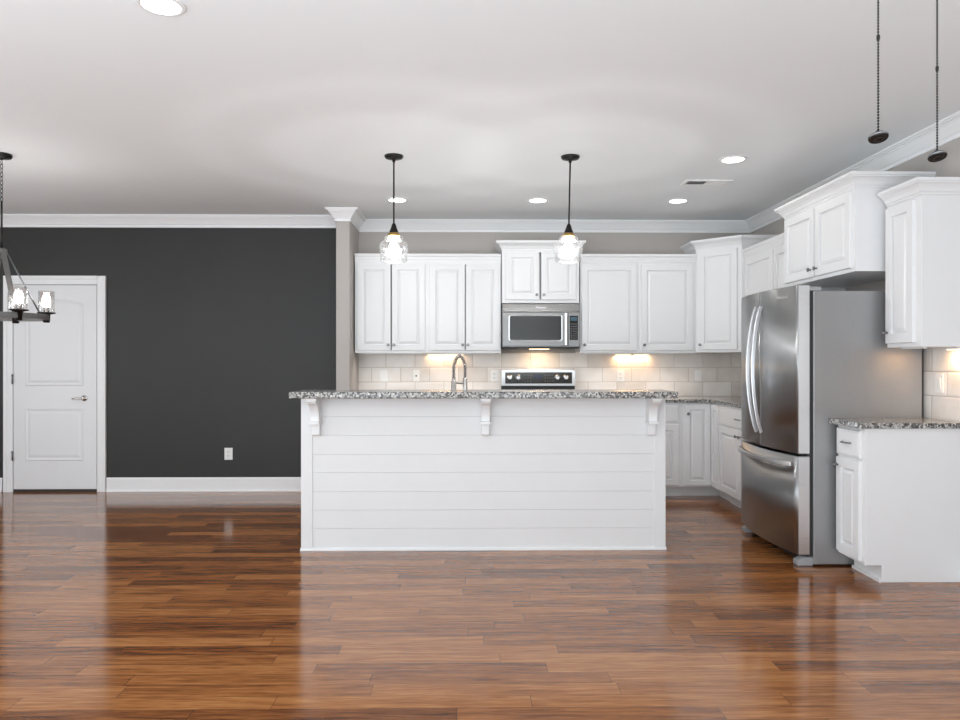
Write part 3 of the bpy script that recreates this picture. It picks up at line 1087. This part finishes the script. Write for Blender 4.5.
for a, b in ((FY0 + .004, FY0 + .075), (FY1 - .075, FY1 - .004)):
    f = MB().side([(2.078, .002), (2.175, .002), (2.175, .054), (2.12, .054), (2.078, .030)], 0, b - a).build('foot', M['grey_plastic'], fr, (0, 0, 0), bevel=.003)
    f.data.transform(Matrix(((0, 1, 0, -fo[0]), (1, 0, 0, a - fo[1]), (0, 0, 1, 0), (0, 0, 0, 1))))
    f.data.flip_normals()
MB().box(2.13, 2.175, FY0 + .08, FY1 - .08, .012, .06).build('grille', M['black'], fr, fo)
yl = 4.70
ang = math.atan2(curved(yl + .05) - curved(yl - .05), .1)
text_mesh('logo', 'Whirlpool', .030, M['logo'], d2, Matrix.Translation((curved(yl) - .001 - fo[0], yl - fo[1], 1.716)) @ Matrix.Rotation(R(-90) - ang, 4, 'Z') @ Matrix.Rotation(R(90), 4, 'X'))

# ------------------------------------------------------------------ ceiling fixtures
def can(x, y, label):
    o = thing('recessed_light', (x, y, CEIL), label, 'light', 'recessed ceiling lights')
    MB().lathe([(.096, 0), (.096, -.004), (.088, -.008), (.076, -.008), (.074, -.004)], (0, 0, 0), 32).build('trim_ring', M['plastic'], o)
    MB().lathe([(.0755, -.0045), (.0755, -.0065), (.06, -.0075), (0.001, -.008)], (0, 0, 0), 32).build('lens', M['lens'], o)
    l = bpy.data.lights.new('recessed_glow', 'AREA')
    l.shape = 'DISK'; l.size = .14; l.energy = 1.4; l.color = (1, .96, .9)
    lo = bpy.data.objects.new('recessed_glow', l); COL.objects.link(lo)
    lo.parent = o; lo.location = (0, 0, -.012)
    return o


can(-1.25, 2.93, 'glowing recessed ceiling light nearest the camera, alone at top left')
can(-.65, 6.45, 'glowing recessed ceiling light behind the left pendant rod')
can(.61, 6.45, 'glowing recessed ceiling light left of the right pendant rod, above the microwave')
can(1.87, 6.45, 'glowing recessed ceiling light in the back row beside the air vent')
can(1.88, 5.12, 'glowing recessed ceiling light in front of the air vent')

vo = (1.91, 5.79, CEIL)
vt = thing('air_vent', vo, 'white rectangular ceiling air vent with two louvre directions', 'vent')
fm = MB()
fm.box(-.185, .185, -.085, -.062, -.008, 0).box(-.185, .185, .062, .085, -.008, 0).box(-.185, -.160, -.062, .062, -.008, 0).box(.160, .185, -.062, .062, -.008, 0).box(-.006, .006, -.062, .062, -.008, 0)
fm.build('frame', M['plastic'], vt)
MB().box(-.160, .160, -.062, .062, -.0016, -.0004).build('duct_opening', M['vent_dark'], vt)
for sg, nm in ((-1, 'louvre_bank'), (1, 'louvre_bank')):
    lb = MB()
    for k in range(9):
        x = sg * (.018 + k * .0165)
        lean = -.010 * sg
        lb.add([(x - .0006, -.062, -.008), (x + .0006, -.062, -.008), (x + lean + .0006, -.062, -.0018), (x + lean - .0006, -.062, -.0018),
                (x - .0006, .062, -.008), (x + .0006, .062, -.008), (x + lean + .0006, .062, -.0018), (x + lean - .0006, .062, -.0018)],
               [(0, 1, 2, 3), (7, 6, 5, 4), (0, 4, 5, 1), (1, 5, 6, 2), (2, 6, 7, 3), (3, 7, 4, 0)])
    lb.build(nm, M['plastic'] if sg > 0 else M['plastic'], vt)


def ring_light(name, power, color):
    """point lamp whose strength varies with direction, as light leaving a ribbed glass shade does"""
    l = bpy.data.lights.new(name, 'POINT')
    l.energy = power
    l.color = color
    l.shadow_soft_size = .07
    l.use_nodes = True
    nt = l.node_tree
    g = G(nt)
    em = [n for n in nt.nodes if n.type == 'EMISSION'][0]
    tc = g.n('ShaderNodeTexCoord')
    sep = g.n('ShaderNodeSeparateXYZ')
    g.link(tc.outputs['Normal'], sep.inputs[0])
    no = g.n('ShaderNodeTexNoise')
    no.inputs['Scale'].default_value = 2.5
    g.link(tc.outputs['Normal'], no.inputs['Vector'])
    z = g.math('ADD', sep.outputs[2], g.math('MULTIPLY', g.math('SUBTRACT', no.outputs[0], .5), .05))
    s = g.ramp(g.math('ABSOLUTE', z), [(0.0, (.85,) * 3), (.40, (.95,) * 3), (.43, (1.7,) * 3), (.46, (.85,) * 3), (.58, (.55,) * 3), (.62, (.85,) * 3), (.67, (.45,) * 3), (.73, (.55,) * 3), (.79, (.27,) * 3), (.86, (.30,) * 3), (.93, (.20,) * 3), (1.0, (.20,) * 3)])
    g.link(s, em.inputs['Strength'])
    return l


def pendant(x, y, tilt, label):
    o = thing('pendant_light', (x, y, CEIL), label, 'pendant light', 'pendant lights above the island')
    MB().lathe([(.066, 0), (.066, -.008), (.060, -.018), (.040, -.024), (.012, -.028), (.010, -.045)], n=28).build('canopy', M['bronze'], o)
    MB().lathe([(.0058, -.03), (.0058, -.50)], n=10).build('rod', M['bronze'], o)
    MB().lathe([(.008, -.475), (.014, -.485), (.022, -.510), (.030, -.530), (.034, -.545), (.030, -.552)], n=20).build('socket_cap', M['bronze'], o)
    MB().lathe([(.026, -.535), (.043, -.552), (.044, -.566), (.038, -.570)], n=20).build('shade_collar', M['brass'], o)
    prof = [(.040, -.558), (.062, -.570), (.066, -.582), (.063, -.592), (.072, -.600), (.092, -.612), (.101, -.630), (.103, -.650), (.102, -.672), (.096, -.690), (.093, -.700), (.094, -.722), (.092, -.742), (.088, -.745)]
    sh = MB().lathe(prof, n=40, caps=False)
    sh.build('glass_shade', M['glass'], o)
    MB().lathe([(.013, -.555), (.014, -.590), (.020, -.605), (.034, -.635), (.037, -.655), (.031, -.680), (.015, -.695), (.001, -.698)], n=20).build('bulb', M['bulb'], o)
    l = ring_light('pendant_glow', 42, (.96, .97, .97))
    lo = bpy.data.objects.new('pendant_glow', l); COL.objects.link(lo)
    lo.parent = o; lo.location = (0, 0, -.62)
    o.rotation_euler = (0, tilt, 0)
    return o


pendant(-.535, 5.07, 0, 'bronze pendant light with clear glass shade over the left half of the island')
pendant(.708, 5.07, R(1.2), 'bronze pendant light with clear glass shade hanging in front of the microwave cabinet')

# ------------------------------------------------------------------ chandelier (mostly beyond the left edge)
co = (-3.268, 5.07, CEIL)
ch = thing('chandelier', co, 'round grey wood wheel chandelier with clear glass candle shades before the white door', 'chandelier')
MB().lathe([(.066, 0), (.066, -.012), (.058, -.026), (.014, -.030), (.010, -.040)], n=28).build('canopy', M['bronze'], ch)
cm = MB()
z = -.045
i = 0
while z > -.31:
    pts = []
    for k in range(14):
        a = 2 * math.pi * k / 14
        u, w = .0085 * math.cos(a), .018 * math.sin(a)
        pts.append((u, 0, z - .012 + w) if i % 2 else (0, u, z - .012 + w))
    cm.tube(pts, .0022, 6, closed=True)
    z -= .0285
    i += 1
cm.build('chain', M['bronze'], ch)
MB().lathe([(.006, -.325), (.007, -.33), (.0065, -.67)], n=10).build('rod', M['bronze'], ch)
MB().lathe([(.016, -.655), (.034, -.662), (.036, -.672), (.036, -.70), (.030, -.71)], n=24).build('hub', M['greywood'], ch)
RZ = -1.142     # ring centre below the ceiling
rg_ = MB()
for (r0, r1) in ((.255, .287),):
    n = 64
    v, f = [], []
    for k in range(n):
        a = 2 * math.pi * k / n
        for r, zz in ((r0, RZ - .010), (r1, RZ - .010), (r1, RZ + .028), (r0, RZ + .028)):
            v.append((r * math.cos(a), r * math.sin(a), zz))
    for k in range(n):
        j = (k + 1) % n
        for q in range(4):
            f.append((k * 4 + q, j * 4 + q, j * 4 + (q + 1) % 4, k * 4 + (q + 1) % 4))
    rg_.add(v, f)
rg_.build('ring', M['greywood'], ch, bevel=.002)
for ad in (-40, 140, 250):
    a = R(ad)
    c, s = math.cos(a), math.sin(a)
    MB().tube([(.030 * c, .030 * s, -.68), (.15 * c, .15 * s, -.90), (.258 * c, .258 * s, RZ + .02)], 0, flat=(.017, .003)).build('strap', M['greywood'], ch)
for ad in (50, 170, 290):
    a = R(ad)
    c, s = math.cos(a), math.sin(a)
    MB().tube([(.034 * c, .034 * s, -.69), (.258 * c, .258 * s, RZ + .01)], .0055, 8).build('tie_rod', M['knob'], ch)
for ad in (-36, 33, 104, 176, 248):
    a = R(ad)
    x, y = .268 * math.cos(a), .268 * math.sin(a)
    sk = MB().lathe([(.016, RZ - .026), (.022, RZ - .022), (.026, RZ + .034), (.058, RZ + .040), (.060, RZ + .048), (.020, RZ + .050), (.020, RZ + .085)], (x, y, 0), 22).build('candle_cup', M['bronze'], ch)
    MB().lathe([(.045, RZ + .050), (.051, RZ + .054), (.051, RZ + .200), (.049, RZ + .200), (.049, RZ + .056)], (x, y, 0), 28, caps=False).build('glass_shade', M['glass'], sk)
    MB().lathe([(.014, RZ + .085), (.020, RZ + .098), (.026, RZ + .125), (.026, RZ + .150), (.018, RZ + .170), (.001, RZ + .176)], (x, y, 0), 18).build('bulb', M['bulb'], sk)
for ad in (-36, 33, 104, 176, 248):
    a = R(ad)
    l = bpy.data.lights.new('chandelier_glow', 'POINT')
    l.energy = 5.6; l.color = (.98, .97, .95); l.shadow_soft_size = .04
    lo = bpy.data.objects.new('chandelier_glow', l); COL.objects.link(lo)
    lo.parent = ch; lo.location = (.268 * math.cos(a), .268 * math.sin(a), RZ + .135)

# ------------------------------------------------------------------ ceiling fan above the frame and its two pull chains
fn = thing('ceiling_fan', (.89, 1.45, CEIL), 'dark bronze ceiling fan above the two pull chains', 'fan')
MB().lathe([(.07, 0), (.07, -.03), (.02, -.06), (.013, -.065), (.013, -.22), (.05, -.23), (.10, -.25), (.105, -.33), (.08, -.37), (.125, -.39), (.125, -.45), (.10, -.48)], n=28).build('motor_housing', M['bronze'], fn)
for k in range(5):
    a = R(72 * k + 20)
    mt = Matrix.Rotation(a, 4, 'Z') @ Matrix.Rotation(R(10), 4, 'X')
    MB().box(.09, .22, -.02, .02, -.318, -.310, mt).box(.20, .62, -.06, .06, -.310, -.302, mt).build('blade', M['greywood'], fn, bevel=.002)


def pull_chain(x, y, zd, zc, label):
    top = CEIL - .455
    o = thing('pull_chain', (x, y, zd), label, 'pull chain', 'fan pull chains')
    b = MB()
    n = int((top - zd - .012) / .0058)
    for k in range(n):
        zz = .014 + k * .0058
        b.lathe([(.0003, -.0024), (.0018, -.0016), (.0025, 0), (.0018, .0016), (.0003, .0024)], (0, 0, zz), 6, caps=False)
    b.tube([(0, 0, .010), (0, 0, top - zd)], .0007, 5)
    b.build('bead_chain', M['bronze'], o)
    MB().lathe([(.001, .006), (.0030, .004), (.0034, -.002), (.0024, -.006), (.001, -.007)], (0, 0, zc - zd), 10).build('connector', M['bronze'], o)
    p = MB().lathe([(.004, .012), (.006, .006), (.014, .0052), (.0178, .002), (.0178, -.003), (.0165, -.0050), (.014, -.0036), (.0115, -.0036), (.010, -.0052), (.006, -.0052), (.005, -.0038), (.001, -.0038)], n=26).build('medallion', M['bronze'], o)
    MB().lathe([(.0182, .0016), (.0186, 0), (.0182, -.0022)], n=26, caps=False).build('rim', M['knob'], p)
    p.rotation_euler = (R(-16), 0, 0)
    return o


pull_chain(.800, 1.40, 1.739, 1.934, 'dark beaded pull chain whose round flat pull hangs against plain ceiling')
pull_chain(.982, 1.50, 1.731, 1.915, 'dark beaded pull chain whose round flat pull hangs before the right-wall crown moulding')
